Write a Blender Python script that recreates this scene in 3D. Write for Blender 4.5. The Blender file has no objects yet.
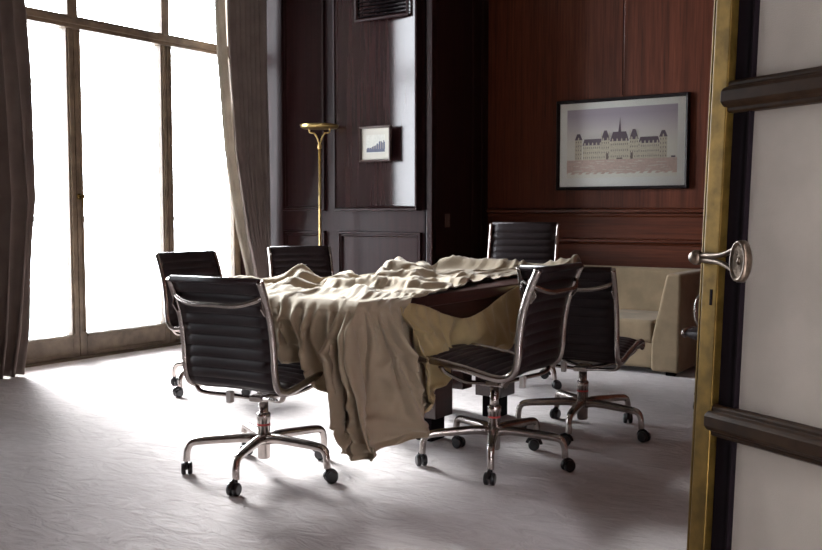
import bpy, bmesh, math, random
import numpy as np
from mathutils import Vector, Matrix, noise

S = bpy.context.scene
COL = S.collection
PI = math.pi
R = math.radians

# ------------------------------------------------------------------ camera, sky, sun, exposure
cam_data = bpy.data.cameras.new('camera')
cam_data.sensor_width = 36.0
cam_data.lens = 945.0 / 822.0 * 36.0
cam_data.clip_start = 0.05
cam = bpy.data.objects.new('camera', cam_data)
COL.objects.link(cam)
cam.location = (0, 0, 1.14)
cam.rotation_euler = (R(90 - 3.814), 0, R(34.5))
S.camera = cam

world = bpy.data.worlds.new('overcast_sky')
S.world = world
world.use_nodes = True
wn = world.node_tree
wn.nodes.clear()
wo = wn.nodes.new('ShaderNodeOutputWorld')
wb = wn.nodes.new('ShaderNodeBackground')
wb.inputs['Color'].default_value = (0.91, 0.93, 1.0, 1)
wb.inputs['Strength'].default_value = 30.0
wn.links.new(wb.outputs[0], wo.inputs[0])

sun_data = bpy.data.lights.new('hazy_sun', 'SUN')
sun_data.energy = 40.0
sun_data.angle = R(24)
sun_data.color = (0.97, 0.98, 1.0)
sun = bpy.data.objects.new('hazy_sun', sun_data)
COL.objects.link(sun)
# travels from the balcony side into the room
sun.rotation_euler = Vector((0.80, -0.31, -0.52)).to_track_quat('-Z', 'Y').to_euler()

for py, pz, sy, sz in ((4.55, 1.75, 3.3, 3.6), (1.42, 1.75, 0.6, 3.6)):
    pd = bpy.data.lights.new('window_portal', 'AREA')
    pd.shape = 'RECTANGLE'; pd.size = sz; pd.size_y = sy
    pd.cycles.is_portal = True
    po = bpy.data.objects.new('window_portal', pd)
    po.location = (-6.42, py, pz)
    po.rotation_euler = (0, R(-90), 0)
    COL.objects.link(po)

S.view_settings.view_transform = 'Standard'
S.view_settings.look = 'None'
S.view_settings.gamma = 1.0
S.view_settings.use_curve_mapping = False
S.view_settings.exposure = -0.18

# ------------------------------------------------------------------ materials
def new_mat(name):
    m = bpy.data.materials.new(name)
    m.use_nodes = True
    nt = m.node_tree
    b = nt.nodes['Principled BSDF']
    return m, nt, b

def setv(b, **k):
    names = dict(col='Base Color', rough='Roughness', metal='Metallic', spec='Specular IOR Level',
                 coat='Coat Weight', coatr='Coat Roughness', sheen='Sheen Weight', sheenr='Sheen Roughness')
    for a, v in k.items():
        if a == 'col': v = (*v, 1) if len(v) == 3 else v
        b.inputs[names[a]].default_value = v

def coords(nt, scale=(1, 1, 1), kind='Object', rot=(0, 0, 0)):
    tc = nt.nodes.new('ShaderNodeTexCoord')
    mp = nt.nodes.new('ShaderNodeMapping')
    mp.inputs['Scale'].default_value = scale
    mp.inputs['Rotation'].default_value = rot
    nt.links.new(tc.outputs[kind], mp.inputs[0])
    return mp.outputs[0]

def noise_tex(nt, vec, scale, detail=4, rough=0.55, dist=0.0):
    n = nt.nodes.new('ShaderNodeTexNoise')
    n.inputs['Scale'].default_value = scale
    n.inputs['Detail'].default_value = detail
    n.inputs['Roughness'].default_value = rough
    n.inputs['Distortion'].default_value = dist
    if vec is not None: nt.links.new(vec, n.inputs['Vector'])
    return n.outputs['Fac']

def ramp(nt, fac, stops):
    r = nt.nodes.new('ShaderNodeValToRGB')
    e = r.color_ramp.elements
    e[0].position, e[0].color = stops[0][0], (*stops[0][1], 1)
    e[1].position, e[1].color = stops[-1][0], (*stops[-1][1], 1)
    for p, c in stops[1:-1]:
        x = e.new(p); x.color = (*c, 1)
    nt.links.new(fac, r.inputs[0])
    return r.outputs[0]

def bump(nt, b, height, strength, dist=0.01, prev=None):
    n = nt.nodes.new('ShaderNodeBump')
    n.inputs['Strength'].default_value = strength
    n.inputs['Distance'].default_value = dist
    nt.links.new(height, n.inputs['Height'])
    if prev is not None: nt.links.new(prev, n.inputs['Normal'])
    nt.links.new(n.outputs[0], b.inputs['Normal'])
    return n.outputs[0]

def wood(name, dark, mid, light, rough=0.3, coat=0.3, grain='z', fine=70, gb=0.10, spec=0.4):
    m, nt, b = new_mat(name)
    sc = {'z': (1, 1, 0.035), 'x': (0.035, 1, 1), 'y': (1, 0.035, 1)}[grain]
    v = coords(nt, sc)
    f1 = noise_tex(nt, v, fine, 5, 0.6, 0.3)
    f2 = noise_tex(nt, v, fine * 0.16, 3, 0.5, 0.6)
    mx = nt.nodes.new('ShaderNodeMath'); mx.operation = 'ADD'
    h1 = nt.nodes.new('ShaderNodeMath'); h1.operation = 'MULTIPLY'; h1.inputs[1].default_value = 0.55
    h2 = nt.nodes.new('ShaderNodeMath'); h2.operation = 'MULTIPLY'; h2.inputs[1].default_value = 0.45
    nt.links.new(f1, h1.inputs[0]); nt.links.new(f2, h2.inputs[0])
    nt.links.new(h1.outputs[0], mx.inputs[0]); nt.links.new(h2.outputs[0], mx.inputs[1])
    c = ramp(nt, mx.outputs[0], [(0.34, dark), (0.5, mid), (0.66, light)])
    nt.links.new(c, b.inputs['Base Color'])
    setv(b, rough=rough, coat=coat, coatr=0.22, spec=spec)
    if gb: bump(nt, b, f1, gb, 0.004)
    return m

def plain(name, col, rough=0.5, metal=0.0, spec=0.5, var=0.15, scale=12, bmp=0.0, bscale=200):
    m, nt, b = new_mat(name)
    v = coords(nt)
    f = noise_tex(nt, v, scale, 4)
    lo = tuple(c * (1 - var) for c in col); hi = tuple(min(1, c * (1 + var)) for c in col)
    nt.links.new(ramp(nt, f, [(0.35, lo), (0.65, hi)]), b.inputs['Base Color'])
    setv(b, rough=rough, metal=metal, spec=spec)
    if bmp: bump(nt, b, noise_tex(nt, v, bscale, 3), bmp, 0.003)
    return m

M = {}
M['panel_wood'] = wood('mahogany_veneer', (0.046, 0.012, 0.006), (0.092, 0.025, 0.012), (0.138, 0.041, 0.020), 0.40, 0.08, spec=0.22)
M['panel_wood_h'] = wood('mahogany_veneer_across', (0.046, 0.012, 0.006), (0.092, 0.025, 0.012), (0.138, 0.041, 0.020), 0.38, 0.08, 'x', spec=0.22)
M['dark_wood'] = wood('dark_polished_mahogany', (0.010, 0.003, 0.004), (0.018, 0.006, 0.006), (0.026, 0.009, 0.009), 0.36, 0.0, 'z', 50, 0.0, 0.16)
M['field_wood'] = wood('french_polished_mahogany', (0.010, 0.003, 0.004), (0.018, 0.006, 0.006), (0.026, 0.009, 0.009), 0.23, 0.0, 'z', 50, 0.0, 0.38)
M['table_wood'] = wood('dark_table_wood', (0.020, 0.006, 0.005), (0.034, 0.010, 0.008), (0.052, 0.016, 0.011), 0.32, 0.4, 'y', 50)
M['frame_paint'] = plain('weathered_window_paint', (0.14, 0.10, 0.065), 0.5, var=0.3, scale=9, bmp=0.15)
M['plaster'] = plain('cream_plaster', (0.24, 0.21, 0.18), 0.8, bmp=0.05)
M['black_leather'] = plain('black_upholstery', (0.019, 0.011, 0.013), 0.45, spec=0.32, bmp=0.25, bscale=420)
M['aluminium'] = plain('polished_aluminium', (0.42, 0.375, 0.35), 0.27, metal=1.0, var=0.12, scale=30)
M['black_plastic'] = plain('black_plastic', (0.012, 0.011, 0.013), 0.32)
M['red_band'] = plain('red_band', (0.5, 0.04, 0.04), 0.5)
M['label_white'] = plain('pale_tag', (0.55, 0.52, 0.50), 0.5)
M['brass'] = plain('brass', (0.50, 0.37, 0.15), 0.30, metal=1.0, var=0.2)
M['old_brass'] = plain('tarnished_gilt', (0.105, 0.062, 0.014), 0.38, metal=0.8, spec=0.3, var=0.3, scale=18)
M['bronze'] = plain('dark_bronze', (0.016, 0.008, 0.004), 0.45, metal=0.0, spec=0.08, var=0.3, scale=20)
M['handle_bronze'] = plain('worn_bronze_handle', (0.10, 0.072, 0.052), 0.36, metal=0.85, var=0.3, scale=60)
M['black_paint'] = plain('black_paint', (0.005, 0.003, 0.004), 0.8, spec=0.05)
M['white_rail'] = plain('pale_iron_paint', (0.55, 0.62, 0.62), 0.6)
M['balcony'] = plain('pale_stone', (0.60, 0.62, 0.62), 0.8)
M['black_frame'] = plain('black_picture_frame', (0.012, 0.008, 0.009), 0.5, spec=0.2)
M['brown_frame'] = plain('brown_picture_frame', (0.055, 0.035, 0.03), 0.3)
M['mat_board'] = plain('white_mat_board', (0.93, 0.95, 0.90), 0.7, var=0.01)
M['mat_cream'] = plain('cream_mat_board', (0.40, 0.38, 0.33), 0.7, var=0.02)
M['switch'] = plain('brown_switch_plate', (0.10, 0.06, 0.05), 0.4)

# carpet
m, nt, b = new_mat('pale_carpet')
v = coords(nt)
f0 = noise_tex(nt, v, 0.9, 4, 0.6, 0.4)
f1 = noise_tex(nt, coords(nt, (1, 2.2, 1), rot=(0, 0, R(35))), 6, 6, 0.62, 1.6)
f2 = noise_tex(nt, v, 160, 3, 0.6)
c0 = ramp(nt, f0, [(0.3, (0.43, 0.378, 0.368)), (0.7, (0.53, 0.47, 0.46))])
c1 = ramp(nt, f1, [(0.32, (0.80, 0.78, 0.78)), (0.62, (1.0, 1.0, 1.0))])
mixc = nt.nodes.new('ShaderNodeMix'); mixc.data_type = 'RGBA'; mixc.blend_type = 'MULTIPLY'
mixc.inputs[0].default_value = 1.0
nt.links.new(c0, mixc.inputs[6]); nt.links.new(c1, mixc.inputs[7])
nt.links.new(mixc.outputs[2], b.inputs['Base Color'])
setv(b, rough=0.95, spec=0.15, sheen=0.4, sheenr=0.5)
n1 = bump(nt, b, f1, 0.7, 0.028)
bump(nt, b, f2, 0.5, 0.004, n1)
M['carpet'] = m

# curtain: heavy taupe cloth that lets a little light through
def fabric(name, col, trans=0.15, scale=260, rough=0.85, sheen=0.2, var=0.12, lining=None, seam=False):
    m, nt, b = new_mat(name)
    v = coords(nt)
    f = noise_tex(nt, v, 5, 4)
    lo = tuple(c * (1 - var) for c in col); hi = tuple(c * (1 + var) for c in col)
    c = ramp(nt, f, [(0.35, lo), (0.65, hi)])
    nt.links.new(c, b.inputs['Base Color'])
    setv(b, rough=rough, spec=0.2, sheen=sheen)
    bump(nt, b, noise_tex(nt, v, scale, 3), 0.25, 0.003)
    if trans:
        tr = nt.nodes.new('ShaderNodeBsdfTranslucent')
        nt.links.new(c, tr.inputs['Color'])
        mx = nt.nodes.new('ShaderNodeMixShader'); mx.inputs[0].default_value = trans
        out = nt.nodes['Material Output']
        nt.links.new(b.outputs[0], mx.inputs[1]); nt.links.new(tr.outputs[0], mx.inputs[2])
        nt.links.new(mx.outputs[0], out.inputs['Surface'])
    return m
M['curtain'] = fabric('taupe_curtain_cloth', (0.17, 0.132, 0.115), 0.14)
M['sheer'] = fabric('cream_curtain_lining', (0.34, 0.30, 0.25), 0.2)
M['dust_sheet'] = fabric('beige_dust_sheet', (0.355, 0.285, 0.200), 0.06, var=0.05)
M['dust_lining'] = fabric('golden_dust_sheet_lining', (0.43, 0.32, 0.155), 0.22, var=0.10)
M['sofa'] = fabric('beige_sofa_bouclé', (0.25, 0.188, 0.118), 0.0, scale=70, var=0.16, sheen=0.1)
M['linen'] = fabric('pale_panel_linen', (0.20, 0.168, 0.138), 0.0, scale=300, var=0.08)
M['seam'] = fabric('shadowed_stitching', (0.20, 0.15, 0.10), 0.0)

# glass
m, nt, b = new_mat('window_glass')
nt.nodes.remove(b)
gl = nt.nodes.new('ShaderNodeBsdfGlossy'); gl.inputs['Roughness'].default_value = 0.02
tp = nt.nodes.new('ShaderNodeBsdfTransparent'); tp.inputs['Color'].default_value = (0.97, 0.985, 0.98, 1)
fr = nt.nodes.new('ShaderNodeFresnel'); fr.inputs['IOR'].default_value = 1.35
mx = nt.nodes.new('ShaderNodeMixShader')
nt.links.new(fr.outputs[0], mx.inputs[0]); nt.links.new(tp.outputs[0], mx.inputs[1]); nt.links.new(gl.outputs[0], mx.inputs[2])
nt.links.new(mx.outputs[0], nt.nodes['Material Output'].inputs['Surface'])
M['glass'] = m
# thin picture glass
m, nt, b = new_mat('picture_glass')
nt.nodes.remove(b)
gl = nt.nodes.new('ShaderNodeBsdfGlossy'); gl.inputs['Roughness'].default_value = 0.08
tp = nt.nodes.new('ShaderNodeBsdfTransparent')
fr = nt.nodes.new('ShaderNodeFresnel'); fr.inputs['IOR'].default_value = 1.3
mx = nt.nodes.new('ShaderNodeMixShader')
nt.links.new(fr.outputs[0], mx.inputs[0]); nt.links.new(tp.outputs[0], mx.inputs[1]); nt.links.new(gl.outputs[0], mx.inputs[2])
nt.links.new(mx.outputs[0], nt.nodes['Material Output'].inputs['Surface'])
M['picture_glass'] = m

# ------------------------------------------------------------------ mesh helpers
class MB:
    """collects geometry, then links it as ONE mesh object"""
    def __init__(self):
        self.bm = bmesh.new()
    def box(self, x0, x1, y0, y1, z0, z1, mi=0):
        vs = [self.bm.verts.new(p) for p in ((x0, y0, z0), (x1, y0, z0), (x1, y1, z0), (x0, y1, z0),
                                             (x0, y0, z1), (x1, y0, z1), (x1, y1, z1), (x0, y1, z1))]
        for f in ((0, 3, 2, 1), (4, 5, 6, 7), (0, 1, 5, 4), (1, 2, 6, 5), (2, 3, 7, 6), (3, 0, 4, 7)):
            fc = self.bm.faces.new([vs[i] for i in f]); fc.material_index = mi
        return vs
    def prism(self, outline, axis, a, b, mi=0):
        """outline of (p,q) extruded along axis from a to b; axis x -> (y,z), y -> (x,z), z -> (x,y)"""
        def P(p, q, t):
            return {'x': (t, p, q), 'y': (p, t, q), 'z': (p, q, t)}[axis]
        A = [self.bm.verts.new(P(p, q, a)) for p, q in outline]
        B = [self.bm.verts.new(P(p, q, b)) for p, q in outline]
        n = len(outline)
        fs = [self.bm.faces.new(A[::-1]), self.bm.faces.new(B)]
        for i in range(n):
            fs.append(self.bm.faces.new((A[i], A[(i + 1) % n], B[(i + 1) % n], B[i])))
        for f in fs: f.material_index = mi
    def tube(self, pts, rad, seg=12, mi=0, flat=None, up=None, caps=True):
        """rad: number or list; flat: ratio of second radius; up: reference vector"""
        pts = [Vector(p) for p in pts]
        n = len(pts)
        rings = []
        prev = None
        for i, p in enumerate(pts):
            t = (pts[min(i + 1, n - 1)] - pts[max(i - 1, 0)]).normalized()
            if up is not None:
                u = Vector(up); u = (u - t * u.dot(t)).normalized()
            elif prev is None:
                u = t.orthogonal().normalized()
            else:
                u = (prev - t * prev.dot(t)).normalized()
            prev = u
            w = t.cross(u)
            r = rad[i] if isinstance(rad, (list, tuple)) else rad
            r1, r2 = r if isinstance(r, tuple) else (r, r * (flat or 1.0))
            rings.append([self.bm.verts.new(p + u * (r1 * math.cos(2 * PI * k / seg)) + w * (r2 * math.sin(2 * PI * k / seg))) for k in range(seg)])
        for a, c in zip(rings, rings[1:]):
            for k in range(seg):
                f = self.bm.faces.new((a[k], a[(k + 1) % seg], c[(k + 1) % seg], c[k])); f.material_index = mi; f.smooth = True
        if caps:
            f = self.bm.faces.new(rings[0][::-1]); f.material_index = mi
            f = self.bm.faces.new(rings[-1]); f.material_index = mi
    def lathe(self, prof, seg=24, center=(0, 0, 0), axis='z', mi=0):
        cx, cy, cz = center
        rings = []
        for r, h in prof:
            ring = []
            for k in range(seg):
                a = 2 * PI * k / seg
                q = (r * math.cos(a), r * math.sin(a))
                p = {'z': (cx + q[0], cy + q[1], cz + h), 'x': (cx + h, cy + q[0], cz + q[1]), 'y': (cx + q[1], cy + h, cz + q[0])}[axis]
                ring.append(self.bm.verts.new(p))
            rings.append(ring)
        for a, c in zip(rings, rings[1:]):
            for k in range(seg):
                f = self.bm.faces.new((a[k], a[(k + 1) % seg], c[(k + 1) % seg], c[k])); f.material_index = mi; f.smooth = True
        self.bm.faces.new(rings[0][::-1]).material_index = mi
        self.bm.faces.new(rings[-1]).material_index = mi
    def grid(self, P, mi=0, smooth=True, mfun=None):
        """P: array (a,b,3)"""
        na, nb = P.shape[:2]
        vs = [[self.bm.verts.new(P[i, j]) for j in range(nb)] for i in range(na)]
        for i in range(na - 1):
            for j in range(nb - 1):
                f = self.bm.faces.new((vs[i][j], vs[i + 1][j], vs[i + 1][j + 1], vs[i][j + 1]))
                f.smooth = smooth
                f.material_index = mfun(i, j) if mfun else mi
        return vs
    def build(self, name, mats, parent=None, bevel=0.0, smooth=False, solid=0.0, loc=None, rot=None, seg=2, subsurf=0):
        bmesh.ops.recalc_face_normals(self.bm, faces=self.bm.faces)
        me = bpy.data.meshes.new(name)
        self.bm.to_mesh(me); self.bm.free()
        if smooth:
            for p in me.polygons: p.use_smooth = True
        o = bpy.data.objects.new(name, me)
        COL.objects.link(o)
        for mt in (mats if isinstance(mats, (list, tuple)) else [mats]): me.materials.append(mt)
        if parent is not None: o.parent = parent
        if loc: o.location = loc
        if rot: o.rotation_euler = rot
        if solid:
            s = o.modifiers.new('thickness', 'SOLIDIFY'); s.thickness = solid; s.offset = 0
        if bevel:
            s = o.modifiers.new('bevel', 'BEVEL'); s.width = bevel; s.segments = seg; s.limit_method = 'ANGLE'; s.angle_limit = R(40)
            s.harden_normals = False
        if subsurf:
            s = o.modifiers.new('smooth', 'SUBSURF'); s.levels = subsurf; s.render_levels = subsurf
        return o

def empty(name, loc=(0, 0, 0), rz=0.0, parent=None):
    o = bpy.data.objects.new(name, None)
    o.empty_display_size = 0.1
    COL.objects.link(o)
    o.location = loc; o.rotation_euler = (0, 0, rz)
    if parent is not None: o.parent = parent
    return o

def tag(o, label=None, cat=None, group=None, kind=None):
    if label: o['label'] = label
    if cat: o['category'] = cat
    if group: o['group'] = group
    if kind: o['kind'] = kind
    return o

def catmull(pts, n):
    pts = [Vector(p) for p in pts]
    P = [pts[0] * 2 - pts[1]] + pts + [pts[-1] * 2 - pts[-2]]
    out = []
    for i in range(1, len(P) - 2):
        for k in range(n):
            t = k / n
            a, b_, c, d = P[i - 1], P[i], P[i + 1], P[i + 2]
            out.append(0.5 * ((2 * b_) + (c - a) * t + (2 * a - 5 * b_ + 4 * c - d) * t * t + (3 * b_ - a - 3 * c + d) * t ** 3))
    out.append(pts[-1])
    return out

# ------------------------------------------------------------------ room shell
XW = -6.195          # window wall
YB = 7.30            # back wall
YC = 6.414           # front of the panelled corner block
XC = -4.193          # its side
XR = 0.25            # wall behind the open door
YN = -2.6            # wall behind the camera
H = 4.0

f = MB(); f.box(XW - 0.25, XR + 0.2, YN - 0.2, YB + 0.2, -0.12, 0.0)
tag(f.build('floor', M['carpet']), 'pale greyish beige carpet with scuffed pile covering the floor', 'floor', kind='structure')
f = MB(); f.box(XW - 0.25, XR + 0.2, YN - 0.2, YB + 0.2, H, H + 0.15)
tag(f.build('ceiling', M['plaster']), 'plain plaster ceiling above the room', 'ceiling', kind='structure')

# window wall: piers, lintels, with two openings
OPEN = [(2.98, 6.33), (1.15, 1.70)]
f = MB()
ys = [YN - 0.2] + [v for o_ in sorted(OPEN) for v in o_] + [YB + 0.2]
for a, b2 in zip(ys[0::2], ys[1::2]): f.box(XW - 0.25, XW, a, b2, 0, H)
for a, b2 in OPEN: f.box(XW - 0.25, XW, a, b2, 3.62, H)
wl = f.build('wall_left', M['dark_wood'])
tag(wl, 'dark panelled wall around the tall balcony windows', 'wall', kind='structure')

# near wall behind camera and right wall with a doorway for the open leaf
f = MB(); f.box(XW - 0.25, XR + 0.2, YN - 0.2, YN, 0, H)
tag(f.build('wall_front', M['panel_wood']), 'panelled wall behind the viewer', 'wall', kind='structure')
f = MB()
f.box(XR, XR + 0.2, YN - 0.2, 0.80, 0, H); f.box(XR, XR + 0.2, 1.92, YB + 0.2, 0, H); f.box(XR, XR + 0.2, 0.80, 1.92, 2.75, H)
f.box(XR + 1.2, XR + 1.3, 0.2, 2.6, 0, H)
tag(f.build('wall_right', M['panel_wood']), 'panelled wall the glazed door is hinged on', 'wall', kind='structure')

# moulding profile (out from the wall, up) swept along x on a wall at y
def mould_x(mb, y, x0, x1, z0, prof, mi=0):
    mb.prism([(y - d, z0 + h) for d, h in prof], 'x', x0, x1, mi)

# back wall
f = MB(); f.box(XC - 0.02, XR + 0.2, YB, YB + 0.2, 0, H)
wbk = f.build('wall_back', M['panel_wood'])
tag(wbk, 'reddish mahogany panelled wall behind the sofa', 'wall', kind='structure')
DADO = [(-0.002, 0), (0.016, 0), (0.026, 0.012), (0.026, 0.026), (0.016, 0.031), (0.050, 0.038), (0.054, 0.058), (0.030, 0.066), (0.012, 0.074), (-0.002, 0.074)]
f = MB(); mould_x(f, YB, XC + 0.02, XR, 1.100, DADO); f.build('dado_rail', M['panel_wood_h'], wbk)
f = MB(); mould_x(f, YB, XC + 0.02, XR, 0.875, [(-0.002, 0), (0.014, 0), (0.024, 0.012), (0.018, 0.018), (0.040, 0.024), (0.042, 0.040), (0.012, 0.052), (-0.002, 0.052)])
f.build('lower_rail', M['panel_wood_h'], wbk)
f = MB(); f.box(XC + 0.02, XR, YB - 0.006, YB + 0.002, 0.925, 1.098); f.build('frieze_board', M['panel_wood_h'], wbk)
f = MB(); f.box(XC + 0.02, XR, YB - 0.006, YB + 0.002, 0.16, 0.872); f.build('lower_board', M['panel_wood_h'], wbk)
f = MB(); f.box(-2.955, -2.949, YB - 0.002, YB + 0.003, 2.08, H); f.build('veneer_joint', M['black_paint'], wbk)
f = MB(); f.box(XC + 0.02, XR, YB - 0.022, YB, 0, 0.15)
tag(f.build('baseboard_back', M['panel_wood_h'], bevel=0.006), 'low mahogany skirting along the back wall', 'baseboard', kind='structure')

# corner block: front face panelled, side face in shade
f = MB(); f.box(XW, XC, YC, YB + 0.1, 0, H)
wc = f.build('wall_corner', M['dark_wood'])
tag(wc, 'projecting dark mahogany corner block with moulded panels', 'wall', kind='structure')
def frame_panel(x0, x1, z0, z1, y, name, w=0.045, depth=0.026, raised=True):
    """a raised moulding frame with a flat field inside, on a wall whose face is y"""
    mb = MB()
    prof = [(0, 0), (depth, 0.004), (depth, 0.018), (depth * 0.5, 0.024), (depth * 0.6, w * 0.8), (0, w)]
    # four mitred sides
    def ring(d, s):
        return [(x0 + s, z0 + s), (x1 - s, z0 + s), (x1 - s, z1 - s), (x0 + s, z1 - s)], y - d
    rings = []
    for d, s in prof:
        pts, yy = ring(d, s)
        rings.append([mb.bm.verts.new((px, yy, pz)) for px, pz in pts])
    for a, c in zip(rings, rings[1:]):
        for k in range(4): mb.bm.faces.new((a[k], a[(k + 1) % 4], c[(k + 1) % 4], c[k]))
    o = mb.build(name, M['dark_wood'], wc)
    return o
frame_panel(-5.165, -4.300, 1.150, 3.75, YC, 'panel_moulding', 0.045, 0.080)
# veneer field shaped to reflect a bright stripe: bows out left, turns up right
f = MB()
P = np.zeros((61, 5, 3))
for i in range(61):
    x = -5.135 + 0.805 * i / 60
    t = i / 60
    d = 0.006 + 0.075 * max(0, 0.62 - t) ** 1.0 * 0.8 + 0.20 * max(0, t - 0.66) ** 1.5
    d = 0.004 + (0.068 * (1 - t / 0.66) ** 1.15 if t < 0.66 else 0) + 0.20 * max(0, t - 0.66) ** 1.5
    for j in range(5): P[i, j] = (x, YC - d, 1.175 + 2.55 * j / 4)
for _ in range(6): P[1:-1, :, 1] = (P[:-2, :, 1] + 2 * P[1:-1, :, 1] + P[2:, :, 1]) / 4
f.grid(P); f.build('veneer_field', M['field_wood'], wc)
frame_panel(-5.165, -4.300, 0.14, 0.975, YC, 'panel_moulding')
frame_panel(-5.80, -5.31, 1.150, 3.75, YC, 'panel_moulding')
frame_panel(-5.80, -5.31, 0.14, 0.975, YC, 'panel_moulding')
frame_panel(-4.945, -4.395, 2.72, 3.20, YC - 0.050, 'vent_frame', 0.03, 0.012)
f = MB()
for k in range(14): 
    z = 2.755 + k * 0.03
    f.prism([(YC - 0.002, z), (YC - 0.058, z + 0.004), (YC - 0.058, z + 0.009), (YC - 0.002, z + 0.02)], 'x', -4.912, -4.428)
f.build('vent_grille', M['black_paint'], wc)
# corner post strip and dark joint beside it
f = MB(); f.box(-4.243, XC + 0.004, YC - 0.022, YC + 0.05, 0, H); f.build('corner_post', M['field_wood'], wc, bevel=0.004)
f = MB(); f.box(-4.272, -4.246, YC - 0.003, YC + 0.001, 0, H); f.build('shadow_joint', M['black_paint'], wc)
for yy in (7.02, 7.18):
    f = MB(); f.box(XC - 0.001, XC + 0.012, yy, yy + 0.018, 0, H); f.build('side_bead', M['dark_wood'], wc, bevel=0.004)
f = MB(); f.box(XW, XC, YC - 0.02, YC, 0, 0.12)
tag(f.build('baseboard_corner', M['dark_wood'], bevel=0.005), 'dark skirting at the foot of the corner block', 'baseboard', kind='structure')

# balcony outside
f = MB(); f.box(-7.5, XW - 0.25, 1.0, 7.6, -0.25, -0.05)
tag(f.build('trim_1', M['balcony']), 'pale balcony slab outside the window', 'balcony', kind='structure')
br = empty('balcony_railing', (-7.35, 1.2, -0.05))
tag(br, 'pale iron balcony railing seen faintly through the bright window glass', 'railing')
f = MB(); f.box(-0.025, 0.025, 0, 6.2, 1.10, 1.15); f.build('top_rail', M['white_rail'], br, bevel=0.004)
f = MB(); f.box(-0.015, 0.015, 0, 6.2, 0.09, 0.12); f.build('bottom_rail', M['white_rail'], br)
y = 0.0
while y < 6.2:
    f = MB(); f.box(-0.010, 0.010, y, y + 0.02, 0.0 if abs((y / 0.26) % 6) < 0.5 else 0.10, 1.11); f.build('baluster', M['white_rail'], br)
    y += 0.26

# windows
def window(name, y0, y1, label, layout, handle_y=None):
    """layout: list of (glass_y0, glass_y1); solid frame between"""
    root = empty(name, (XW - 0.12, 0, 0)); tag(root, label, 'window', kind='structure')
    X0, X1 = -0.045, 0.045
    ZT0, ZT1, ZH = 2.535, 2.628, 3.62
    f = MB(); f.box(X0, X1, y0, layout[0][0], 0, ZH); f.box(X0, X1, layout[-1][1], y1, 0, ZH); f.box(X0, X1, y0, y1, ZH - 0.07, ZH)
    f.build('outer_frame', M['frame_paint'], root, bevel=0.005)
    f = MB(); f.box(X0, X1 + 0.03, layout[0][0] - 0.02, layout[-1][1] + 0.02, ZT0, ZT1)
    f.box(X0, X1 + 0.045, layout[0][0] - 0.02, layout[-1][1] + 0.02, ZT0 + 0.03, ZT1 - 0.025)
    f.build('transom', M['frame_paint'], root, bevel=0.006)
    for (a, b_), (c, d) in zip(layout, layout[1:]):
        mid = (b_ + c) / 2
        f = MB()
        f.box(X0, X1, b_, mid - 0.003, 0.012, ZT0); f.box(X0, X1, mid + 0.003, c, 0.012, ZT0)
        f.box(X0 + 0.03, X0 + 0.06, mid - 0.004, mid + 0.004, 0.012, ZT0)
        f.box(X1 - 0.005, X1 + 0.012, b_ + 0.014, b_ + 0.028, 0.2, ZT0); f.box(X1 - 0.005, X1 + 0.012, c - 0.028, c - 0.014, 0.2, ZT0)
        f.box(X0, X1, b_ + 0.02, c - 0.02, ZT1, ZH)
        f.build('mullion', M['frame_paint'], root, bevel=0.005)
    for a, b_ in layout:
        f = MB(); f.box(X0, X1, a, b_, 0.012, 0.195); f.box(X1 - 0.002, X1 + 0.014, a + 0.0, b_ - 0.0, 0.165, 0.19)
        f.box(X1 - 0.002, X1 + 0.010, a + 0.0, b_ - 0.0, 0.02, 0.05)
        f.build('bottom_rail', M['frame_paint'], root, bevel=0.005)
        f = MB(); f.box(-0.004, 0.004, a - 0.006, b_ + 0.006, 0.19, ZT0 + 0.006); f.build('pane', M['glass'], root)
        f = MB(); f.box(-0.004, 0.004, a - 0.006, b_ + 0.006, ZT1 - 0.006, ZH - 0.065); f.build('pane', M['glass'], root)
    f = MB(); f.box(X0 - 0.05, X1 + 0.05, y0, y1, -0.01, 0.014); f.build('threshold', M['frame_paint'], root)
    if handle_y:
        f = MB(); f.lathe([(0.002, 0), (0.024, 0.001), (0.024, 0.008), (0.012, 0.014), (0.010, 0.03), (0.018, 0.04), (0.018, 0.05), (0.002, 0.056)], 16, (X1 + 0.001, handle_y, 1.26), 'x')
        f.tube([(X1 + 0.04, handle_y, 1.26), (X1 + 0.044, handle_y, 1.22), (X1 + 0.044, handle_y, 1.17)], [0.009, 0.008, 0.006], 8)
        f.build('window_handle', M['old_brass'], root)
    return root
window('window_1', 2.98, 6.33, 'tall painted balcony doors with transom, blown out by daylight', [(3.06, 3.60), (3.70, 4.505), (4.635, 5.42), (5.54, 6.25)], 4.59)

window('fill_window', 1.15, 1.70, 'narrow tall painted window added in the left wall, unseen, to light the foreground', [(1.23, 1.62)])  # added opening out of view, lights the foreground and the open door

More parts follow.
